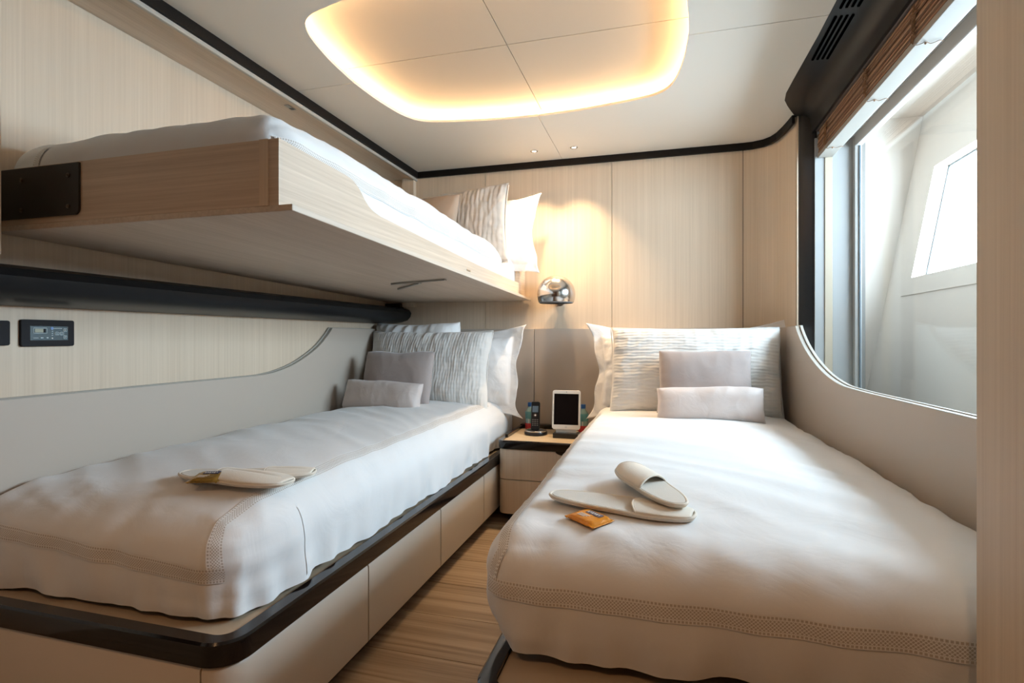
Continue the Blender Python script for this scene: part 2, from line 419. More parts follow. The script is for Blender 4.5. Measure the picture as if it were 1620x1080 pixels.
# ------------------------------------------------------------------ outside: flared white bulwark with an opening
def xb(z): return 1.40 + .18*(z-1.35)
bw = bmesh.new()
oz0, oz1, oy0, oy1 = 1.345, 1.985, 1.6, 3.66
T = .075
def slab(bm, y0, y1, z0, z1, off=0, th=T):
    v = [bm.verts.new(p) for p in [(xb(z0)+off,y0,z0),(xb(z0)+off+th,y0,z0),(xb(z0)+off+th,y1,z0),(xb(z0)+off,y1,z0),(xb(z1)+off,y0,z1),(xb(z1)+off+th,y0,z1),(xb(z1)+off+th,y1,z1),(xb(z1)+off,y1,z1)]]
    for f in [(0,3,2,1),(4,5,6,7),(0,1,5,4),(1,2,6,5),(2,3,7,6),(3,0,4,7)]: bm.faces.new([v[i] for i in f])
TOPB = 2.45
slab(bw, -1.2, 4.2, -.1, oz0); slab(bw, -1.2, 4.2, oz1, TOPB); slab(bw, oy1, 4.2, oz0, oz1); slab(bw, -1.2, oy0, oz0, oz1)
blw = struct('wall_outer', bw, 'gelcoat')
fr = bmesh.new(); e = .10
slab(fr, oy0-e, oy1+e, oz0-e, oz0, -.006, .0075); slab(fr, oy0-e, oy1+e, oz1, oz1+e, -.006, .0075)
slab(fr, oy1, oy1+e, oz0, oz1, -.006, .0075); slab(fr, oy0-e, oy0, oz0, oz1, -.006, .0075)
obj('opening_frame', fr, 'gelcoat', blw)
gk = bmesh.new()
slab(gk, oy1-.012, oy1, oz0, oz1, T-.012, .012); slab(gk, oy0, oy1, oz0, oz0+.012, T-.012, .012); slab(gk, oy0, oy1, oz1-.012, oz1, T-.012, .012)
obj('opening_gasket', gk, 'gasket', blw)
struct('wall_deck_end', box(.90, 1.75, 4.0, 4.08, -.1, 2.8), 'gelcoat')
struct('deck', box(.90, 1.75, -1.2, 4.0, -.15, -.05), 'walnut')
struct('deck_sky_blocker', box(.90, 1.75, -1.25, 4.1, 2.40, 2.46), 'gelcoat')  # cover over the side deck, added to keep sky light off the bulwark
struct('wall_outside_near', box(.92, 1.75, -1.25, -1.17, -.1, 2.8), 'gelcoat')

# ------------------------------------------------------------------ left wall rail
ra = obj('wall_rail', sweep([(XL, YB-.01), (XL, YN)], [(0, 1.19), (.12, 1.195), (.165, 1.182), (.178, 1.16), (.172, 1.135), (.150, 1.112), (.11, 1.100), (.05, 1.092), (0, 1.09)][::1]), 'rail', smooth='auto')
# sweep offsets to the right of travel: travelling towards -Y the right side is -X, so mirror
for v in ra.data.vertices: v.co.x = 2*XL - v.co.x
ra.data.flip_normals()
tag(ra, 'long blue-black padded rail along the left wall under the bunk', 'rail')

# ------------------------------------------------------------------ air duct valance with column beside window
va = thing('valance', 'glossy black curved valance with vent slots above the window', 'valance', (.62, 2.0, ZC))
cs = [(.548, 2.099), (.625, 2.097), (.66, 2.090), (.685, 2.072), (.697, 2.045), (.701, 1.998), (.712, 1.998), (.72, 2.12), (.548, 2.12)]
bm = bmesh.new(); rings = []
# edge of the valance swings right near the back corner
for yy, dx in [(.955, .0), (1.6, .0), (2.2, -.003), (2.55, -.012), (2.68, -.014), (2.76, -.004), (2.83, .022), (2.90, .052), (2.96, .080), (2.985, .088)]:
    rings.append([bm.verts.new((min(.7195 if i in (4, 5) else .72, x+dx*max(0, (.70-x)/.152)), yy, z)) for i, (x, z) in enumerate(cs)])
for A, B in zip(rings, rings[1:]):
    for j in range(len(cs)): bm.faces.new((A[j], A[(j+1) % len(cs)], B[(j+1) % len(cs)], B[j]))
bm.faces.new(rings[0]); bm.faces.new(rings[-1][::-1])
obj('duct_cover', bm, 'satin', va, smooth='auto', world=True)
bm = bmesh.new()
obj('column', prism([(.640, 2.985), (.652, 2.965), (.675, 2.953), (.700, 2.945), (.712, 2.940), (.722, 2.94), (.722, 2.99)], 'z', 0.8, 2.10), 'satin', va, smooth='auto', world=True)
for y0, y1 in [(2.08, 2.38), (1.72, 2.03), (1.36, 1.67)]:
    for i in range(4):
        x = .566 + i*.0175
        obj('vent_slot', box(x, x+.0075, y0, y1, 2.0935-(.002 if i > 2 else 0), 2.100), 'void', va, world=True)

# ------------------------------------------------------------------ folded wooden blind
bl = thing('wood_blind', 'raised brown wooden slat blind with white bottom rail over the window', 'blind', (.75, 2.0, 1.87))
obj('roller', tube([(.722, .96, 2.006), (.722, 2.925, 2.006)], .010, 12), 'tube', bl, world=True, smooth='auto')
obj('bottom_rail', box(.722, .787, .95, 2.925, 1.868, 1.888), 'blindrail', bl, world=True, bevel=.002)
zz = 1.890
for i in range(12):
    h = .0064
    d = random.uniform(-.004, .004)
    o = obj('slat', box(.723+d, .784+d, .95, 2.92+random.uniform(-.006, .002), zz, zz+h), ('blindwood', 'blindwood_dark', 'blindwood_pale')[i*7 % 3], bl, world=True, bevel=.0008)
    zz += h + .0028
for j, yy in enumerate([2.78, 2.27, 1.87]):
    pts = []
    for k in range(90):
        t_ = k/89
        pts.append((.717 + .004*noise.noise((k*.7, j*9, 0)), yy + .045*noise.noise((k*.31, j*5, 3)), 1.885+.10*t_ + .028*noise.noise((k*.43, 7, j*3))))
    obj('cord', tube(pts, .0019, 5), 'cord', bl, world=True)
    pts = [(.715+.075*t_/12, yy-.01+.006*math.sin(t_*1.1), 1.8665-.002*abs(math.sin(t_*.6))) for t_ in range(13)]
    obj('cord', tube(pts, .0010, 5), 'cord', bl, world=True)
    obj('knot', lathe([(0, -.004), (.004, 0), (0, .004)], 8, c=(.745, yy-.008, 1.865)), 'cord', bl, world=True)

# ------------------------------------------------------------------ berth bases
def base_front(name, label, mirror, x_front, x_back, foot, yend=3.285):
    """mirror False: front faces +X (left berth). True: front faces -X"""
    b = thing(name, label, 'bed base', ((x_front+x_back)/2, 2.1, 0))
    s = -1 if mirror else 1
    rr = .07
    def path(off, yb=yend):
        # travel from the wall side of the foot, along foot, round the corner and to the back
        r = rr+off
        cx, cy = x_front - s*rr, foot+rr
        pts = [(x_back, foot-off)]
        pts += [(cx + s*r*math.sin(R(a)), cy - r*math.cos(R(a))) for a in range(0, 91, 10)]
        pts += [(x_front + s*off, yb)]
        return pts
    sg = 1 if not mirror else -1
    plate = path(-.035)
    poly = plate + [(x_back, yend)]
    obj('platform', prism(poly, 'z', .06, .345), 'ledge', b, world=True)
    P0 = path(0)
    tr = sweep(P0, [(0*sg, .303), (.002*sg, .309), (.002*sg, .350), (-.003*sg, .355), (-.034*sg, .355), (-.034*sg, .303)])
    obj('edge_trim', tr, 'gloss', b, world=True, smooth='auto')
    # recessed plinth
    pl = path(-.06)
    obj('plinth', prism(pl + [(x_back, yend)], 'z', 0, .066), 'gap', b, world=True)
    # fronts
    prof = [(-.004*sg, .064), (-.006*sg, .062), (-.022*sg, .062), (-.022*sg, .298), (-.008*sg, .298), (-.004*sg, .292)]
    cornerp = [p for p in P0[1:-1]]
    def pc(a, bb, pts=None):
        obj('drawer_front', sweep(pts or [(x_front, a+.0035), (x_front, bb-.0035)], prof), 'drawer', b, world=True, smooth='auto')
    obj('foot_panel', sweep([(x_back, foot), (x_front-s*.075, foot)], prof), 'drawer', b, world=True, smooth='auto')
    pc(0, 0, cornerp + [(x_front, 1.482)])
    pc(1.485, 2.048); pc(2.048, 2.600); pc(2.600, 3.28)
    return b
base_front('berth_base', 'cream drawer base with black gloss edge under the left bed', False, -.87, -1.775, .92)
base_front('berth_base', 'low base with black edge under the right bed, mostly covered', True, -.34, .585, .92, 3.19)

# ------------------------------------------------------------------ bed covers
class Cover:
    def __init__(s, x0, x1, y0, y1, z0, z1, r=.10, dome=.03, ry=.1, seed=0, tuck=.03, side='+x', amp=1.0, slope=0.0, zref=0.0, xs=0.0):
        s.__dict__.update(locals()); s.slope = slope
    def p(s, q, off=0.0):
        x, y, z = q
        r = s.r
        ry = s.ry
        rx0 = s.x0 + (r if '-' in s.side else .03); rx1 = s.x1 - (r if '+' in s.side else .03)
        cx = min(max(x, rx0), rx1); cy = min(max(y, s.y0+ry), s.y1-.04); cz = min(z, s.z1-r)
        d = Vector((x-cx, y-cy, z-cz))
        # scale for narrow radii at the wall side
        d.z /= r; d.x /= r; d.y /= (ry if y < s.y0+ry else r)
        n = d.normalized() if d.length > 1e-9 else Vector((0, 0, 1))
        rad = r
        wx = r
        if x > rx1 and '+' not in s.side: wx = .03
        if x < rx0 and '-' not in s.side: wx = .03
        P = Vector((cx + n.x*wx, cy + n.y*(ry if y < s.y0+ry else .04), cz + n.z*r))
        u = (x-s.x0)/(s.x1-s.x0); v = (y-s.y0)/(s.y1-s.y0)
        top = max(0, n.z)
        P.z += s.dome*top*max(0, 1-abs(2*u-1)**2.6)*sst(0, .22, v)
        # tuck in below
        h = s.z1-r-s.z0
        low = max(0, min(1, (s.z1-r-z)/h)) if z < s.z1-r else 0
        P.x -= n.x*s.tuck*low**2; P.y -= n.y*s.tuck*low**2*.3
        # wrinkles
        sd = s.seed
        w = 0
        if s.amp:
            w += .006*noise.noise(Vector((x*2.2+sd, y*2.0, z*2)))
            w += top*.006*noise.noise(Vector((x*3+y*4.5+sd, y*2-x*1.5, sd)))
            k = noise.noise(Vector((x*2.3+sd, y*7.0+x*4, 2.0)))
            w += top*.0045*(1-abs(k)*2.6)
            side_ = 1-top
            # short vertical gathers on the sides
            w += side_*.011*noise.noise(Vector((x*13, y*11+sd, z*3.0)))
            w += side_*low*.020*noise.noise(Vector((x*18+sd, y*16, z*5)))
            # gathers near the foot corner
            if '+' in s.side: dc = math.hypot(x-s.x1, y-s.y0)
            else: dc = math.hypot(x-s.x0, y-s.y0)
            g = max(0, 1-dc/.35)
            w += g*.010*noise.noise(Vector((math.atan2(x-s.x1 if '+' in s.side else x-s.x0, y-s.y0)*5, z*22, sd)))*side_
            w += sst(.35, 0, y-s.y0)*top*.006*noise.noise(Vector((x*17, y*3, sd)))
        P += n*(w*s.amp + off)
        hem = .012*noise.noise(Vector((x*7+sd, y*5, 0)))*low**3
        P.z += hem + .012*low**3
        P.z += s.slope*(y-s.zref); P.x -= s.xs*(y-s.y0)*u
        return P
    def mesh(s, step=.014):
        bm = bmesh.new(); V = {}
        def g(q):
            k = tuple(round(c, 5) for c in q)
            if k not in V: V[k] = bm.verts.new(s.p(q))
            return V[k]
        def lin(a, b, st):
            n = max(1, round((b-a)/st)); return [a+(b-a)*i/n for i in range(n+1)]
        X = lin(s.x0, s.x1, step); Yv = lin(s.y0, s.y1, step*1.15); Zv = lin(s.z0, s.z1, step)
        def grid(A, B, f):
            for i in range(len(A)-1):
                for j in range(len(B)-1):
                    bm.faces.new((g(f(A[i], B[j])), g(f(A[i+1], B[j])), g(f(A[i+1], B[j+1])), g(f(A[i], B[j+1]))))
        grid(X, Yv, lambda a, b: (a, b, s.z1))
        grid(X, Zv, lambda a, b: (a, s.y0, b)); grid(X, Zv, lambda a, b: (a, s.y1, b))
        grid(Yv, Zv, lambda a, b: (s.x0, a, b)); grid(Yv, Zv, lambda a, b: (s.x1, a, b))
        return bm
    def band(s, path, wdir, width, off=.0022):
        """path: list of box-surface points; wdir: box-space direction across"""
        bm = bmesh.new(); uvl = bm.loops.layers.uv.new('UVMap'); rows = []; L = 0; prev = None; nn = 3
        for q in path:
            r_ = []
            for k in range(nn+1):
                w = wdir(q) if callable(wdir) else wdir
                qq = tuple(q[i]+w[i]*width*k/nn for i in range(3))
                qq = s.clampq(qq)
                r_.append(bm.verts.new(s.p(qq, off)))
            if prev is not None: L += (r_[0].co-prev).length
            prev = r_[0].co.copy(); rows.append((L, r_))
        for (l0, A), (l1, B) in zip(rows, rows[1:]):
            for k in range(nn):
                f = bm.faces.new((A[k], B[k], B[k+1], A[k+1]))
                for lp, uv in zip(f.loops, [(l0, k/nn), (l1, k/nn), (l1, (k+1)/nn), (l0, (k+1)/nn)]): lp[uvl].uv = uv
        return bm
    def clampq(s, q):
        x, y, z = q
        return (min(max(x, s.x0), s.x1), min(max(y, s.y0), s.y1), min(z, s.z1))
def lin3(a, b, n): return [tuple(a[i]+(b[i]-a[i])*k/n for i in range(3)) for k in range(n+1)]

def make_cover(name, label, c, edge_x, foot_z, top_in):
    o = thing(name, label, 'bedspread', ((c.x0+c.x1)/2, (c.y0+c.y1)/2, c.z0))
    obj('cloth', c.mesh(), 'white', o, world=True, smooth=True)
    s = 1 if '+' in c.side else -1
    xe = c.x1 if s > 0 else c.x0
    # lace along the long edge on top
    xa = xe - s*top_in
    pts = lin3((xa, c.y1-.3, c.z1), (xa, c.y0, c.z1), 150) + lin3((xa, c.y0, c.z1), (xa+s*.018, c.y0, foot_z), 16)[1:]
    obj('lace_trim', c.band(pts, (-s, 0, 0), .036), 'lace', o, world=True, smooth=True)
    # lace across the foot
    other = c.x0 if s > 0 else c.x1
    pts = lin3((xa+s*.018, c.y0, foot_z), (other, c.y0, foot_z + (.05 if s > 0 else 0)), 80)
    obj('lace_trim', c.band(pts, (0, 0, -1), .036), 'lace', o, world=True, smooth=True)
    # a fine seam down the front side
    return o
CL = Cover(-1.772, -.910, .985, 3.285, .347, .590, r=.105, dome=.045, ry=.17, seed=3.1, side='+x', tuck=.006)
make_cover('bedspread', 'white cotton bedspread with lace band on the left lower bed', CL, -.93, .475, .060)
# thin vertical seam near the foot corner
o = bpy.data.objects['bedspread']
obj('seam', CL.band(lin3((CL.x1, 1.22, CL.z1-.02), (CL.x1, 1.22, CL.z0+.02), 24), (0, 1, 0), .005, .0015), 'white', o, world=True, smooth=True)
CR = Cover(-.375, .660, 1.03, 3.195, .358, .590, r=.085, dome=.035, ry=.12, seed=8.7, side='-x', tuck=.06, xs=.031)
make_cover('bedspread', 'white cotton bedspread with lace band on the right lower bed', CR, -.36, .515, .028)

# ------------------------------------------------------------------ upholstered panels round the beds
def side_panel(name, label, x, s, curve, y0, y1, tilt=0):
    o = thing(name, label, 'side panel', (x, (y0+y1)/2, .35))
    def lay(off0, off1, dz, mat, nm, dy=0):
        top = [(yy-dy, z+dz) for yy, z in curve]
        poly = [(y0, .30)] + top + [(y1, .30)]
        bm = prism(poly, 'x', x+s*off0, x+s*off1)
        for v in bm.verts: v.co.x += tilt*(3.0-v.co.y)
        return obj(nm, bm, mat, o, world=True, smooth='auto', bevel=.0015)
    lay(0, .017, 0, 'leather', 'padded_face')
    lay(.017, .0185, -.003, 'gap', 'joint')
    lay(.0185, .031, .004, 'leather_edge', 'backing_board', .006)
    # pale welt along the cut edge of the padded face
    top = curve
    bm = bmesh.new(); rings = []
    for yy, z in top:
        rings.append([bm.verts.new((x+s*a+tilt*(3.0-yy), yy, z+b_)) for a, b_ in [(.0005, -.002), (.0005, .0015), (.0165, .0015), (.0165, -.002)]])
    for A, B in zip(rings, rings[1:]):
        for j in range(4): bm.faces.new((A[j], A[(j+1) % 4], B[(j+1) % 4], B[j]))
    bm.faces.new(rings[0]); bm.faces.new(rings[-1][::-1])
    obj('edge_welt', bm, 'leather_edge', o, world=True, smooth='auto')
    return o
lc = [(.60, .823), (2.03, .823)] + smooth_path([(2.09, .824), (2.197, .836), (2.336, .870), (2.491, .936), (2.585, 1.0), (2.640, 1.05)], 5) + [(3.30, 1.05)]
side_panel('side_headboard', 'beige upholstered side panel sweeping up along the left wall', -1.778, -1, lc, .60, 3.30)
rc = [(.96, .823), (1.85, .818)] + smooth_path([(1.98, .817), (2.12, .818), (2.26, .823), (2.43, .850), (2.60, .900), (2.74, .962), (2.83, 1.02), (2.865, 1.052)], 5) + [(3.03, 1.052)]
side_panel('side_headboard', 'beige upholstered side panel sweeping up beside the window', .607, 1, rc, .96, 3.03, tilt=.031)
hb = thing('headboard', 'long beige upholstered headboard panels behind both beds', 'headboard', (-.6, 3.31, .35))
for a, c_ in [(-1.775, -.779), (-.776, .44)]:
    obj('padded_panel', box(a, c_, 3.295, 3.329, .02, 1.052), 'leather', hb, world=True, bevel=.002)
obj('corner_panel', sweep([(.4415, 3.312)] + [(x-.012, y-.015) for x, y in corner[1:]], [(0, .02), (0, 1.05), (.017, 1.05), (.017, .02)]), 'leather', hb, world=True, smooth='auto')

# ------------------------------------------------------------------ bunk
SL = -.0248
def zb(y): return 1.286 + SL*(y-1.04)
def shear(bm):
    for v in bm.verts: v.co.z += zb(v.co.y)
    return bm
bk = thing('bunk_bed', 'pale wood bunk folded out from the left wall above the lower bed', 'bunk', (-1.3, 2.2, 1.27))
BY0, BY1 = 1.04, 3.322
obj('bottom_board', shear(box(-1.765, -.805, BY0, BY1, 0, .015)), 'veneer_y', bk, world=True, bevel=.002)
top = [(1.041, .167), (1.300, .167)] + smooth_path([(1.311, .167), (1.35, .162), (1.385, .145), (1.415, .122), (1.45, .106), (1.50, .0985)], 4) + [(1.63, .097), (2.4, .088), (2.9, .092), (3.17, .096), (3.18, .17), (3.20, .19), (3.322, .19)]
poly = [(1.041, .0145)] + top + [(3.322, .0145)]
obj('front_board', shear(prism([p for p in poly], 'x', -.868, -.842)), 'veneer_h', bk, world=True, smooth='auto')
obj('end_board', shear(box(-1.74, -.868, BY0, BY0+.022, .0145, .167)), 'veneer_h', bk, world=True, bevel=.001)
obj('end_cap', shear(box(-.893, -.869, BY0-.0018, BY0+.01, .0145, .167)), 'veneer', bk, world=True)
obj('end_board', shear(box(-1.74, -.868, BY1-.022, BY1, .0145, .167)), 'veneer_h', bk, world=True)
obj('back_board', shear(box(-1.765, -1.74, BY0, BY1, .0145, .12)), 'veneer_h', bk, world=True)
# bronze pivot plate with four screws
def plate_bm():
    w, h, r = .34, .134, .016
    pts = [(-w/2, h/2), (-w/2, -h/2)] + arc(w/2-r, -h/2+r, r, -90, 0, 6) + [(w/2, h/2)]
    return prism([(-1.612+x, 1.382+z) for x, z in pts], 'y', BY0-.006, BY0)
pt = obj('pivot_plate', plate_bm(), 'plate', bk, world=True, bevel=.0008)
for px, pz in [(-1.477, 1.417), (-1.477, 1.337), (-1.645, 1.417), (-1.645, 1.337)]:
    bm = lathe([(0, .0025), (.0022, .0025), (.0022, .001), (.0045, .003), (.0058, .002), (.0058, 0)], 14)
    bmesh.ops.rotate(bm, verts=bm.verts, cent=(0, 0, 0), matrix=Matrix.Rotation(R(90), 3, 'X'))
    bmesh.ops.translate(bm, verts=bm.verts, vec=(px, BY0-.006, pz))
    obj('screw', bm, 'screw', pt, world=True, smooth='auto')
obj('pivot_block', box(-1.80, -1.69, 3.27, 3.325, 1.19, 1.225), 'plate', bk, world=True)
obj('badge', box(-.8422, -.8408, 2.262, 2.312, zb(2.287)+.040, zb(2.287)+.048), 'steel', bk, world=True)
# folding latch below
la = bmesh.new()
def bar(bm, a, b_, w, h):
    a, b_ = Vector(a), Vector(b_); d = (b_-a).normalized(); s_ = Vector((d.y, -d.x, 0))*w/2; u_ = Vector((0, 0, h/2))
    v = [bm.verts.new(p) for p in [a-s_-u_, a+s_-u_, a+s_+u_, a-s_+u_, b_-s_-u_, b_+s_-u_, b_+s_+u_, b_-s_+u_]]
    for f in [(0,1,2,3),(7,6,5,4),(0,4,5,1),(1,5,6,2),(2,6,7,3),(3,7,4,0)]: bm.faces.new([v[i] for i in f])
z_ = zb(2.27)-.006
lt = obj('latch_arm', (bar(la, (-1.235, 2.308, z_), (-.92, 2.209, z_+.002), .014, .006), la)[1], 'steel', bk, world=True)
la = bmesh.new(); bar(la, (-1.30, 2.50, zb(2.5)-.006), (-1.08, 2.29, z_), .014, .006)
obj('latch_link', la, 'steel', bk, world=True)

CB = Cover(-1.745, -.872, 1.065, 3.29, 1.30, 1.555, r=.095, dome=.062, seed=5.3, side='+x', tuck=0, slope=SL, zref=1.04)
cb = thing('bunk_bedspread', 'white bedspread with lace band on the upper bunk', 'bedspread', (-1.3, 2.2, 1.32))
obj('cloth', CB.mesh(), 'white', cb, world=True, smooth=True)
obj('lace_trim', CB.band(lin3((CB.x1-.002, 3.1, 1.487), (CB.x1-.002, 1.07, 1.487), 140), (0, 0, -1), .038), 'lace', cb, world=True, smooth=True)
obj('lace_trim', CB.band(lin3((-1.62, CB.y0, CB.z1-.01), (-1.62, CB.y0, 1.40), 10), (-1, 0, 0), .03), 'lace', cb, world=True, smooth=True)

# ------------------------------------------------------------------ pillows
def pillow_bm(w, h, t, nx=70, ny=50, pinch=.05, rib=None, flange=0, wr=.004, seed=0, sag=.0, ear=0, droop=0, side_cut=0):
    bm = bmesh.new(); F = {}; B = {}
    fw, fh = (w/2-flange)/(w/2), (h/2-flange)/(h/2)
    for j in range(ny+1):
        for i in range(nx+1):
            u = -1+2*i/nx; v = -1+2*j/ny
            x = w/2*u; z = h/2*v
            cu = 1-pinch*(1-v*v)*abs(u)**3; cv = 1-pinch*1.3*(1-u*u)*abs(v)**3
            x *= cu; z *= cv
            if ear:   # corners pulled out
                e_ = (abs(u)*abs(v))**8
                x += math.copysign(ear*e_, u); z += math.copysign(ear*.6*e_, v)
            x += .013*noise.noise(Vector((z*7, seed, 1.5)))*abs(u)**4; z += .008*noise.noise(Vector((x*7, seed, 4.5)))*abs(v)**4
            if flange:
                x += .020*noise.noise(Vector((z*8, seed*3, math.copysign(2, u))))*abs(u)**10
            else:
                q_ = (abs(u)*abs(v))**5; x -= math.copysign(.003*q_, u); z -= math.copysign(.004*q_, v)
            if droop: z -= droop*math.exp(-(u*1.6)**2)*max(0, v)**2
            iu, iv = min(1, abs(u)/fw), min(1, abs(v)/fh)
            th = t/2*((1-iu**3.2)*(1-iv**3.2))**.55
            th *= 1 + sag*(-v)*.5
            edge = max(0, (abs(u)-fw)/(1-fw+1e-6) if flange else 0, (abs(v)-fh)/(1-fh+1e-6) if flange else 0)
            wav = 0
            if flange and edge > 0:
                wav = .018*edge*noise.noise(Vector((x*9+seed, z*9, seed)))+ .004*edge*noise.noise(Vector((x*30+seed, z*30, seed)))
            n1 = wr*3.0*noise.noise(Vector((x*6+seed, z*6, 1.0)))
            n2 = wr*1.4*(1-2*abs(noise.noise(Vector((x*14+seed*2, z*9, 5.0)))))*(.4+max(iu, iv)**3)
            # radial puckers towards edges
            pk = wr*1.3*noise.noise(Vector((x*34, seed, 0)))*iv**4 + wr*1.3*noise.noise(Vector((z*34, seed, 9)))*iu**4
            fm = min(1, th/(t*.12))
            rb = 0
            if rib:
                amp, per, ax = rib
                c_ = (z if ax == 'z' else x) + .009*noise.noise(Vector((x*7+seed, z*7, 2))) + .0035*noise.noise(Vector((x*34, z*34, 4)))
                rb = amp*(abs(math.sin(PI*c_/per))**.6-.5)
                c2 = (x if ax == 'z' else z) + .002*noise.noise(Vector((x*30+seed, z*30, 6)))
                rb += amp*.35*(abs(math.sin(PI*c2/(per*1.6)))**.6-.5) + amp*.9*noise.noise(Vector((x*70 if ax == 'x' else x*22, z*22 if ax == 'x' else z*70, seed)))
                rb *= min(1, (1-max(abs(u), abs(v)))*20)
            yf = -(th+.0016) - (n1+n2+pk+rb)*fm + wav
            yb_ = (th+.0016) + (n1+n2)*fm + wav
            f = bm.verts.new((x, yf, z+h/2))
            F[i, j] = f
            B[i, j] = bm.verts.new((x, yb_, z+h/2))
    for j in range(ny):
        for i in range(nx):
            bm.faces.new((F[i, j], F[i+1, j], F[i+1, j+1], F[i, j+1]))
            bm.faces.new((B[i, j], B[i, j+1], B[i+1, j+1], B[i+1, j]))
    for i in range(nx):
        bm.faces.new((F[i, 0], B[i, 0], B[i+1, 0], F[i+1, 0])); bm.faces.new((F[i, ny], F[i+1, ny], B[i+1, ny], B[i, ny]))
    for j in range(ny):
        bm.faces.new((F[0, j], F[0, j+1], B[0, j+1], B[0, j])); bm.faces.new((F[nx, j], B[nx, j], B[nx, j+1], F[nx, j+1]))
    return bm
def outline(w, h, pinch, n=40, inset=0):
    pts = []
    def f(u, v):
        x = w/2*u*(1-pinch*(1-v*v)*abs(u)**3); z = h/2*v*(1-pinch*1.3*(1-u*u)*abs(v)**3)
        return (x, 0, z+h/2)
    for k in range(n): pts.append(f(-1+2*k/n, -1))
    for k in range(n): pts.append(f(1, -1+2*k/n))
    for k in range(n): pts.append(f(1-2*k/n, 1))
    for k in range(n): pts.append(f(-1, 1-2*k/n))
    return pts
def pillow(name, label, cat, loc, rot, mat, piping=None, **k):
    o = thing(name, label, cat, loc, rot)
    obj('case', pillow_bm(**k), mat, o, smooth=True)
    if piping:
        obj('piping', tube(outline(k['w'], k['h'], k.get('pinch', .05)), piping, 6, closed=True), mat, o, smooth=True)
    return o
LN = lambda lean, yaw=0, roll=0: (R(-lean), R(roll), R(yaw))
# left lower bed
pillow('back_pillow', 'puffy white pillow at the left bed head, tucked behind the quilted pillow', 'pillow', (-1.495, 3.10, .60), LN(4, -4, 0), 'white2', w=.60, h=.50, t=.26, wr=.007, seed=2.2, nx=90, ny=60, pinch=.08)
pillow('back_pillow', 'white flanged pillow standing at right end of left bed head', 'pillow', (-1.16, 3.12, .535), LN(8, -3, 0), 'white2', w=.66, h=.53, t=.19, flange=.055, wr=.005, seed=4.2, ear=.03, nx=100, ny=70, pinch=.05, droop=.02)
pillow('quilted_pillow', 'large white quilted pillow on the left lower bed', 'pillow', (-1.365, 2.93, .575), LN(14, -2, 0), 'quilt', piping=.0045, w=.80, h=.475, t=.21, rib=(.0028, .016, 'x'), seed=1.5, nx=190, ny=100, pinch=.045, sag=.3)
pillow('square_cushion', 'grey-lilac cushion leaning on the left quilted pillow', 'cushion', (-1.452, 2.735, .595), LN(14, -2, 0), 'lilac', w=.435, h=.335, t=.12, seed=6.1, nx=60, ny=46, pinch=.03, wr=.002)
pillow('bolster', 'small pale silk bolster in front of the grey-lilac cushion, left bed', 'cushion', (-1.462, 2.60, .600), LN(16, -3, 1), 'silk', w=.475, h=.168, t=.115, seed=7.7, nx=90, ny=36, pinch=.03, wr=.0035)
# right lower bed
pillow('back_pillow', 'white flanged pillow behind the quilted one on the right bed', 'pillow', (.125, 3.07, .565), LN(9, 0, -1), 'white2', w=1.04, h=.52, t=.20, flange=.06, wr=.008, seed=11.2, ear=.03, nx=120, ny=70, pinch=.06, droop=.055)
pillow('quilted_pillow', 'large white quilted pillow on the right lower bed', 'pillow', (.152, 2.915, .585), LN(12, 2, 0), 'quilt', w=.85, h=.475, t=.20, rib=(.0035, .0165, 'z'), seed=12.5, nx=150, ny=150, pinch=.03, sag=.3, piping=.003)
pillow('square_cushion', 'lilac-grey velvet cushion leaning on the right quilted pillow', 'cushion', (.190, 2.755, .60), LN(13, 1, 0), 'lilac', w=.435, h=.345, t=.11, seed=16.1, nx=60, ny=46, pinch=.03, wr=.002)
pillow('bolster', 'small pale silk bolster in front of the velvet cushion, right bed', 'cushion', (.202, 2.625, .605), LN(16, 1, -1), 'silk', w=.475, h=.168, t=.115, seed=17.7, nx=90, ny=36, pinch=.03, wr=.0035)
# bunk
pillow('back_pillow', 'white flanged pillow against the wall on the upper bunk', 'pillow', (-1.115, 3.16, 1.395), LN(7, 0, 0), 'white2', w=.76, h=.47, t=.17, flange=.05, wr=.005, seed=21.2, ear=.02, nx=100, ny=70, pinch=.06)
pillow('quilted_pillow', 'tan quilted pillow with piping on the upper bunk', 'pillow', (-1.225, 2.93, 1.40), LN(10, -4, -3), 'quilt_tan', piping=.005, w=.78, h=.47, t=.16, rib=(.0032, .026, 'x'), seed=22.5, nx=170, ny=90, pinch=.05)
pillow('square_cushion', 'small tan cushion leaning on the bunk pillow', 'cushion', (-1.30, 2.76, 1.46), LN(12, -4, -2), 'tan_velvet', w=.43, h=.335, t=.11, seed=26.1, nx=60, ny=46, pinch=.03, wr=.002)

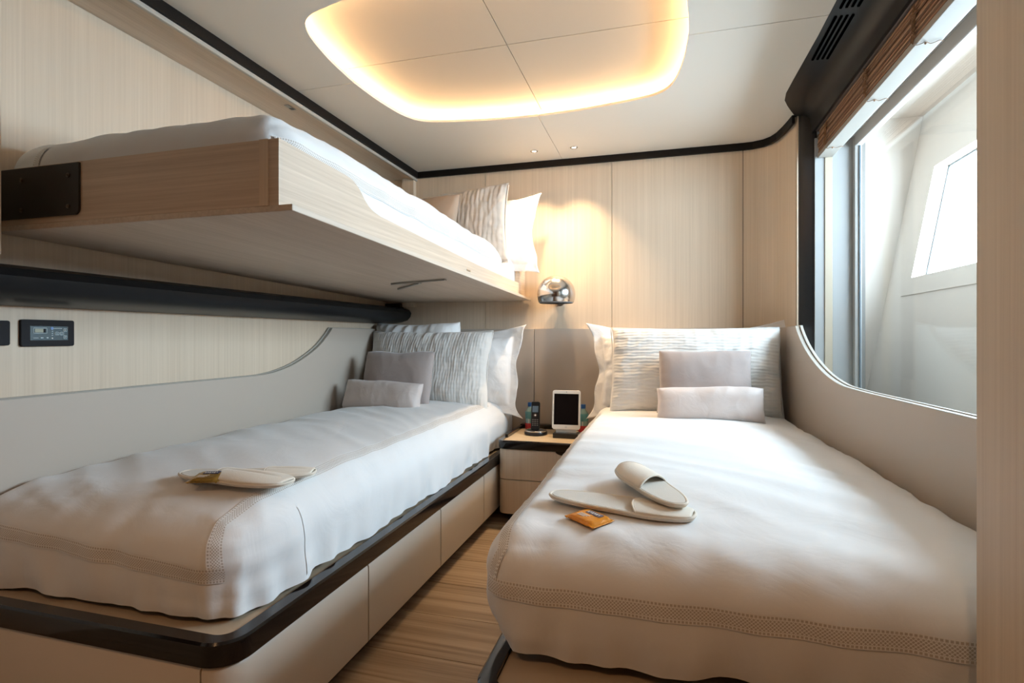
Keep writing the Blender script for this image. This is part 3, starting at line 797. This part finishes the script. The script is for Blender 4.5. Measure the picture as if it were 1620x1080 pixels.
# ------------------------------------------------------------------ slippers
def foot_outline(L, Wd, n=48):
    pts = []
    for k in range(n):
        a = 2*PI*k/n; x = -math.cos(a)*L/2; s_ = math.sin(a)
        wv = Wd/2*(1 + .16*x/(L/2)) * (1-.10*math.exp(-((x+.01)/(L*.18))**2))
        pts.append((x, math.copysign(abs(s_)**.72, s_)*wv))
    return pts
def slipper(label, loc, rot, L=.275, Wd=.10, strap='flat', flip=1, bend=0):
    o = thing('slipper', label, 'slipper', loc, rot, 'guest slippers on the beds')
    P = foot_outline(L, Wd)
    def warp(bm):
        for v in bm.verts: v.co.z += bend*(v.co.x/(L/2))**2*.012
        return bm
    obj('sole', warp(prism(P, 'z', 0, .007)), 'felt', o, smooth='auto')
    inner = [(x*.965, y*.93) for x, y in P]
    obj('insole', warp(prism(inner, 'z', .007, .0095)), 'insole', o, smooth='auto', bevel=.001)
    obj('piping', warp(tube([(x, y, .0065) for x, y in P], .0035, 8, closed=True)), 'felt', o, smooth=True)
    # upper: arched shell over the toe end (+x)
    def halfw(x):
        a_ = math.acos(max(-1, min(1, -2*x/L)))
        return abs(math.sin(a_))**.72*Wd/2*(1 + .16*x/(L/2))*(1-.10*math.exp(-((x+.01)/(L*.18))**2))
    hgt, x0, x1 = {'flat': (.008, .10, .485), 'open': (.019, -.02, .40), 'low': (.014, -.12, .487)}[strap]
    bm = bmesh.new(); rows = []; NI, NJ = 22, 24
    for i in range(NI+1):
        row = []
        for j in range(NJ+1):
            s_ = -1+2*j/NJ
            xs = x0*L + (.018*(s_*s_) if strap != 'open' else .030*s_*flip)
            xe = x1*L + (0 if strap != 'open' else -.018*s_*flip)
            x = xs+(xe-xs)*i/NI
            t_ = i/NI
            taper = (1-t_**3) if strap != 'open' else 1
            yw = halfw(x)*1.0
            z = .0095+hgt*taper*(1-abs(s_)**2.2)
            if strap != 'open': z -= .006*math.exp(-((s_-.12)/.09)**2)*math.sin(PI*min(1, t_*1.15))   # squashed crease
            row.append(bm.verts.new((x, s_*yw, max(.0098, z) if abs(s_) < 1 else .008)))
        rows.append(row)
    for A, B in zip(rows, rows[1:]):
        for j in range(NJ): bm.faces.new((A[j], A[j+1], B[j+1], B[j]))
    edge = [tuple(v.co) for v in rows[0]]
    edge2 = [tuple(v.co) for v in rows[-1]]
    u = obj('upper', bm, 'waffle', o, smooth=True)
    so_ = u.modifiers.new('thick', 'SOLIDIFY'); so_.thickness = .0025; so_.offset = 1
    obj('upper_binding', tube([(x_, y_, z_+.001) for x_, y_, z_ in edge], .0026, 8), 'felt', o, smooth=True)
    if strap == 'open': obj('upper_binding', tube([(x_, y_, z_+.001) for x_, y_, z_ in edge2], .0026, 8), 'felt', o, smooth=True)
    return o
def topz(c, x, y): return c.p((x, y, c.z1)).z
# right bed: one flat, one crossed over it
slipper('flat cream slipper lying under the other on the right bed', (-.098, 1.262, topz(CR, -.1, 1.27)+.003), (0, R(1), R(-11)), .335, .115, 'flat', 1)
slipper('cream slipper with raised strap lying across its pair, right bed', (-.030, 1.345, topz(CR, -.03, 1.34)+.021), (R(4), R(-3), R(118)), .275, .108, 'open', -1)
# left bed: two flat slippers fanned out
slipper('cream slipper lying nearest the bed foot, left bed', (-1.105, 1.193, topz(CL, -1.11, 1.2)+.012), (0, 0, R(-2)), .355, .115, 'low', 1)
slipper('cream slipper lying half under its pair, left bed', (-1.100, 1.255, topz(CL, -1.10, 1.24)+.001), (0, 0, R(22)), .335, .105, 'flat', 1)

# ------------------------------------------------------------------ wrapped sweets
def sweet(label, loc, rot, w=.088, d=.064, h=.010, dark=False):
    o = thing('wrapped_biscuit', label, 'snack', loc, rot, 'wrapped biscuits on the slippers')
    bm = bmesh.new(); nx, ny = 20, 14; Fv = {}; Bv = {}
    for j in range(ny+1):
        for i in range(nx+1):
            u = -1+2*i/nx; v = -1+2*j/ny
            k_ = (max(0, 1-(abs(u)/.86)**6)*max(0, 1-abs(v)**6))**.5
            n_ = .0012*noise.noise(Vector((u*6, v*6, w*50)))
            z = h*k_
            Fv[i, j] = bm.verts.new((w/2*u, d/2*v, max(.001, z)+n_+.002)); Bv[i, j] = bm.verts.new((w/2*u, d/2*v, .0006+(1-k_)*.004))
    for j in range(ny):
        for i in range(nx):
            bm.faces.new((Fv[i, j], Fv[i+1, j], Fv[i+1, j+1], Fv[i, j+1])); bm.faces.new((Bv[i, j], Bv[i, j+1], Bv[i+1, j+1], Bv[i+1, j]))
    for i in range(nx):
        bm.faces.new((Fv[i, 0], Bv[i, 0], Bv[i+1, 0], Fv[i+1, 0])); bm.faces.new((Fv[i, ny], Fv[i+1, ny], Bv[i+1, ny], Bv[i, ny]))
    for j in range(ny):
        bm.faces.new((Fv[0, j], Fv[0, j+1], Bv[0, j+1], Bv[0, j])); bm.faces.new((Fv[nx, j], Bv[nx, j], Bv[nx, j+1], Fv[nx, j+1]))
    obj('foil_wrapper', bm, 'gold' if dark else 'orange', o, smooth=True)
    obj('print_band', box(-.016, .026, .004, .020, h+.0016, h+.0028), 'print_dark', o, bevel=.0005)
    for q in range(6): obj('print_mark', box(-.013+q*.006, -.010+q*.006, .008+.002*(q % 2), .015, h+.0029, h+.0032), 'print_white', o)
    for q in range(3): obj('print_line', box(-.020, .008-q*.004, -.006-q*.005, -.004-q*.005, h+.0020, h+.0028), 'print_white', o)
    for q in range(2):
        bm = box(-.0007, .0007, -d/2*.98, d/2*.98, 0, .0035); 
        obj('crimp', bm, 'gold', o).location = ((w/2-.004)*(1 if q else -1), 0, .001)
    return o
sweet('orange foil wrapped biscuit beside the slippers, right bed', (-.155, 1.178, topz(CR, -.155, 1.18)+.003), (R(3), R(2), R(-38)))
sweet('dark gold foil wrapped biscuit on the slippers, left bed', (-1.148, 1.150, topz(CL, -1.15, 1.15)+.029), (R(10), R(-2), R(14)), .082, .062, dark=True)

# ------------------------------------------------------------------ nightstand
ns = thing('nightstand', 'two-drawer nightstand with black rimmed blond top between the beds', 'nightstand', (-.6, 3.04, 0))
nx0, nx1, ny0, ny1 = -.856, -.352, 2.78, 3.29
def nsp(off, r=.045):
    r2 = r+off
    return [(nx0-off, ny1)] + [(nx0+r - r2*math.cos(R(a)), ny0+r - r2*math.sin(R(a))) for a in range(0, 91, 15)] + [(nx1-r + r2*math.sin(R(a)), ny0+r - r2*math.cos(R(a))) for a in range(0, 91, 15)] + [(nx1+off, ny1)]
obj('carcass', prism(nsp(-.02), 'z', .05, .40), 'gap', ns, world=True)
obj('plinth', prism(nsp(-.05), 'z', 0, .05), 'gap', ns, world=True)
pf = [(0, .055), (.0, .236), (-.018, .236), (-.018, .055)]
obj('drawer', sweep(nsp(0), [(a*1, z) for a, z in pf]), 'veneer', ns, world=True, smooth='auto', bevel=.0015)
pf = [(0, .240), (.0, .400), (-.018, .400), (-.018, .240)]
dr = obj('drawer', sweep(nsp(0), pf), 'veneer', ns, world=True, smooth='auto', bevel=.0015)
obj('handle', prism([(-.480+.060*math.cos(R(a)), .4015+.020*math.sin(R(a))) for a in range(180, 361, 12)], 'y', ny0-.006, ny0+.004), 'gloss', dr, world=True)
obj('top_rim', sweep(nsp(.001), [(.004, .402), (.006, .408), (.006, .440), (.002, .445), (-.018, .445), (-.018, .402)]), 'gloss', ns, world=True, smooth='auto')
obj('top_board', prism(nsp(-.012), 'z', .402, .438), 'top', ns, world=True)
obj('back_ledge', box(nx0+.004, nx1-.004, 3.235, 3.29, .438, .462), 'gloss', ns, world=True, bevel=.003)
obj('side_ledge', box(nx0+.004, nx0+.022, 2.90, 3.235, .438, .458), 'gloss', ns, world=True, bevel=.003)

# ------------------------------------------------------------------ tablet on its stand
ZT = .4385
st = thing('tablet_stand', 'low dark stand holding the white tablet upright', 'stand', (-.522, 3.00, ZT))
obj('base_block', box(-.070, .070, -.040, .045, 0, .026), 'plastic', st, bevel=.002)
obj('support', box(-.058, .058, -.012, .006, .026, .052), 'frame', st, bevel=.002)
obj('support_back', box(-.04, .04, .028, .036, .026, .12), 'plastic', st, bevel=.001)
tb = thing('tablet', 'white tablet with black screen standing on the nightstand', 'tablet', (-.522, 2.985, ZT+.046), (R(-9), 0, R(3)))
obj('body', prism([(x, z+.109) for x, z in rrect(.158, .218, .014)], 'y', -.004, .004), 'tabwhite', tb, bevel=.0015, smooth='auto')
obj('display', box(-.0685, .0685, -.0046, -.0038, .026, .198), 'blackglass', tb)
bm = lathe([(0, 0), (.006, 0), (.006, .0006), (.0048, .0006)], 20); bmesh.ops.rotate(bm, verts=bm.verts, cent=(0,0,0), matrix=Matrix.Rotation(R(90), 3, 'X')); bmesh.ops.translate(bm, verts=bm.verts, vec=(0, -.004, .013))
obj('home_button', bm, 'frame', tb)
bm = lathe([(0, 0), (.002, 0), (.002, .0006), (0, .0006)], 12); bmesh.ops.rotate(bm, verts=bm.verts, cent=(0,0,0), matrix=Matrix.Rotation(R(90), 3, 'X')); bmesh.ops.translate(bm, verts=bm.verts, vec=(0, -.004, .208))
obj('camera_dot', bm, 'plastic', tb)

# ------------------------------------------------------------------ phone on charging cradle
cr = thing('charging_cradle', 'round black and chrome phone cradle on the nightstand', 'charger', (-.708, 3.045, ZT))
obj('base', lathe([(0, 0), (.062, 0), (.066, .004), (.066, .016), (.062, .022), (0, .024)], 40), 'plastic', cr, smooth='auto')
obj('chrome_ring', lathe([(.046, .0225), (.054, .0275), (.061, .0255), (.0635, .020), (.046, .0205)], 40), 'chrome', cr, smooth=True)
ph = thing('cordless_phone', 'black cordless phone standing in the round cradle', 'phone', (-.712, 3.045, ZT+.022), (R(-9), 0, R(4)))
obj('handset', prism([(x, z+.083) for x, z in rrect(.050, .166, .012)], 'y', -.011, .011), 'plastic', ph, bevel=.003, smooth='auto')
obj('display', box(-.017, .017, -.0118, -.0108, .104, .140), 'phonescreen', ph)
bm = lathe([(.008, 0), (.008, .0012), (.0115, .0012), (.0115, 0)], 24); bmesh.ops.rotate(bm, verts=bm.verts, cent=(0,0,0), matrix=Matrix.Rotation(R(90), 3, 'X')); bmesh.ops.translate(bm, verts=bm.verts, vec=(0, -.011, .087))
obj('ring_button', bm, 'chrome', ph)
bm = lathe([(0, .0012), (.005, .0012), (.005, 0)], 16); bmesh.ops.rotate(bm, verts=bm.verts, cent=(0,0,0), matrix=Matrix.Rotation(R(90), 3, 'X')); bmesh.ops.translate(bm, verts=bm.verts, vec=(0, -.011, .087))
obj('centre_button', bm, 'tabwhite', ph)
key = None
for i in range(3):
    for j in range(4):
        if key is None:
            key = obj('key', box(-.0045, .0045, -.0118, -.0108, -.0022, .0022), 'steel', ph); o = key
        else:
            o = key.copy(); COL.objects.link(o)
        o.location = (-.013+i*.013, 0, .030+j*.0105)

# ------------------------------------------------------------------ small bottles
def bottle(label, loc):
    o = thing('water_bottle', label, 'bottle', loc, (0, 0, 0), 'small bottles on the nightstand')
    obj('body', lathe([(0, 0), (.026, 0), (.029, .004), (.029, .10), (.026, .118), (.014, .135), (.0125, .147), (0, .147)], 28), 'bottle', o, smooth='auto')
    obj('cap', lathe([(.0145, .142), (.0145, .164), (.013, .166), (0, .166)], 20), 'cap', o, smooth='auto')
    obj('label_band', lathe([(.0293, .070), (.0297, .071), (.0297, .112), (.0293, .113)], 28), 'label', o, smooth='auto')
    obj('red_band', lathe([(.0293, .006), (.0297, .007), (.0297, .042), (.0293, .043)], 28), 'red', o, smooth='auto')
    obj('white_stripe', box(-.002, .002, -.0305, -.0292, .044, .068), 'print_white', o)
    return o
bottle('blue-capped bottle behind the phone', (-.776, 3.185, ZT))
bottle('blue-capped bottle behind the tablet', (-.452, 3.175, ZT))

# ------------------------------------------------------------------ wall lamp
lp = thing('wall_lamp', 'brushed chrome globe reading lamp on the back wall', 'lamp', (-.617, 3.19, 1.255))
r0 = .115; prof = []
for a in range(90, -29, -6): prof.append((r0*math.cos(R(a)) if a < 90 else 0, r0*math.sin(R(a))))
pin = [((r0-.003)*math.cos(R(a)) if a < 90 else 0, (r0-.003)*math.sin(R(a))) for a in range(-28, 91, 6)]
obj('shade', lathe(prof, 48), 'chrome', lp, smooth=True)
obj('shade_lining', lathe(pin+[(0, r0-.003)], 48), 'inner', lp, smooth=True)
obj('arm', tube([(0, .02, .06), (0, .08, .02), (0, .10, -.02), (0, .125, -.03)], .011, 12), 'chrome', lp, smooth=True)
bm = lathe([(0, 0), (.032, 0), (.032, .012), (0, .012)], 24); bmesh.ops.rotate(bm, verts=bm.verts, cent=(0,0,0), matrix=Matrix.Rotation(R(90), 3, 'X')); bmesh.ops.translate(bm, verts=bm.verts, vec=(0, .139, -.03))
obj('wall_plate', bm, 'chrome', lp, smooth='auto')
obj('bulb_holder', lathe([(0, -.01), (.02, -.01), (.02, .06), (0, .06)], 16), 'inner', lp, smooth='auto')

# ------------------------------------------------------------------ ceiling downlights
def downlight(label, x, y, power, color=WARM, size=R(88)):
    o = thing('downlight', label, 'light', (x, y, ZC), (0, 0, 0), 'small recessed ceiling spots')
    obj('bezel', lathe([(.0135, -.0005), (.0145, -.004), (.021, -.003), (.0225, .0), (.0135, .0)], 28), 'chrome', o, smooth=True)
    obj('lens', lathe([(0, -.0012), (.0134, -.0012)], 20), 'lampglow', o)
    ld = bpy.data.lights.new('spot', 'SPOT'); ld.energy = power; ld.color = color; ld.spot_size = size; ld.spot_blend = .85; ld.shadow_soft_size = .012
    l = bpy.data.objects.new('spot_lamp', ld); COL.objects.link(l); l.parent = o
    l.location = (0, 0, -.012); l.rotation_euler = (0, 0, 0)
downlight('left of the two small ceiling spots near the back wall', -.735, 3.116, SPOT_W)
downlight('right of the two small ceiling spots near the back wall', -.498, 3.116, SPOT_W)
downlight('added unseen fill spot behind the camera, towards the left wall', -.95, -.25, SPOT_W*.35, (1.0, .55, .26), R(140))  # out-of-view amber fill, added to warm the foot ends of the beds
downlight('added unseen fill spot behind the camera, towards the wardrobe', .05, -.25, SPOT_W*.35, (1.0, .55, .26), R(140))  # second added fill spot, also out of view

# soffit sensor
ss = thing('soffit_sensor', 'tiny square switch plate under the soffit above the bunk', 'switch', (-1.66, 2.13, 2.062))
obj('plate', box(-.012, .012, -.028, .028, -.003, 0), 'framed', ss, bevel=.001)
obj('button', box(-.009, .009, .002, .020, -.0045, -.003), 'plastic', ss)

# ------------------------------------------------------------------ wall control panels
def wall_panel(name, label, y0, y1, z0, z1, screen=True):
    o = thing(name, label, 'control panel', (XL, (y0+y1)/2, (z0+z1)/2))
    w, h = y1-y0, z1-z0
    obj('frame', prism(rrect(w, h, .006), 'x', 0, .009), 'panelblack', o, smooth='auto', bevel=.001)
    if screen:
        X0, X1 = .0092, .0102
        obj('display', box(.008, X0, -w*.34, w*.37, -h*.27, h*.26), 'screen', o)
        def rect(nm, u0, u1, v0, v1, mat, e=0): 
            return obj(nm, box(X0, X1+e, -w*.34+u0*w*.71, -w*.34+u1*w*.71, -h*.27+v0*h*.53, -h*.27+v1*h*.53), mat, o)
        def ring(nm, u0, u1, v0, v1, mat='mark', t=.015):
            bm = bmesh.new()
            f = lambda a, b_, c_, d_: box(X0, X1, -w*.34+a*w*.71, -w*.34+b_*w*.71, -h*.27+c_*h*.53, -h*.27+d_*h*.53, bm)
            f(u0, u1, v0, v0+t*2.4); f(u0, u1, v1-t*2.4, v1); f(u0, u0+t, v0, v1); f(u1-t, u1, v0, v1)
            return obj(nm, bm, mat, o)
        ring('reading_frame', .07, .43, .48, .88); rect('reading', .11, .33, .56, .80, 'lcd'); rect('reading_dark', .33, .39, .56, .80, 'panelblack')
        for (u, v) in [(.86, .62), (.86, .10)]: ring('arrow_key', u, u+.11, v, v+.24); rect('arrow_mark', u+.04, u+.07, v+.09, v+.15, 'print_white')
        for u in (.64, .77): ring('key', u, u+.11, .36, .60); rect('key_mark', u+.03, u+.08, .44, .49, 'mark')
        rect('title_line', .60, .83, .83, .87, 'mark')
        bm = lathe([(0, .0012), (.0042, .0012), (.0046, 0)], 20); bmesh.ops.rotate(bm, verts=bm.verts, cent=(0,0,0), matrix=Matrix.Rotation(R(90), 3, 'Y')); bmesh.ops.translate(bm, verts=bm.verts, vec=(X0, -w*.34+.56*w*.71, -h*.27+.85*h*.53))
        obj('round_emblem', bm, 'bluemark', o)
        rect('indicator', .26, .33, .14, .21, 'mark'); rect('indicator', .41, .46, .14, .21, 'mark'); rect('indicator', .55, .585, .10, .19, 'print_white')
        rect('caption', .07, .20, .15, .18, 'mark')
        for v in (.32, .46, .60): rect('indicator', .55, .585, v, v+.06, 'mark')
    return o
wall_panel('control_panel', 'black framed control panel with teal display on left wall', 1.131, 1.279, .972, 1.052)
wall_panel('switch_plate', 'plain black switch plate cut by the left picture edge', .95, 1.104, .976, 1.047, screen=False)
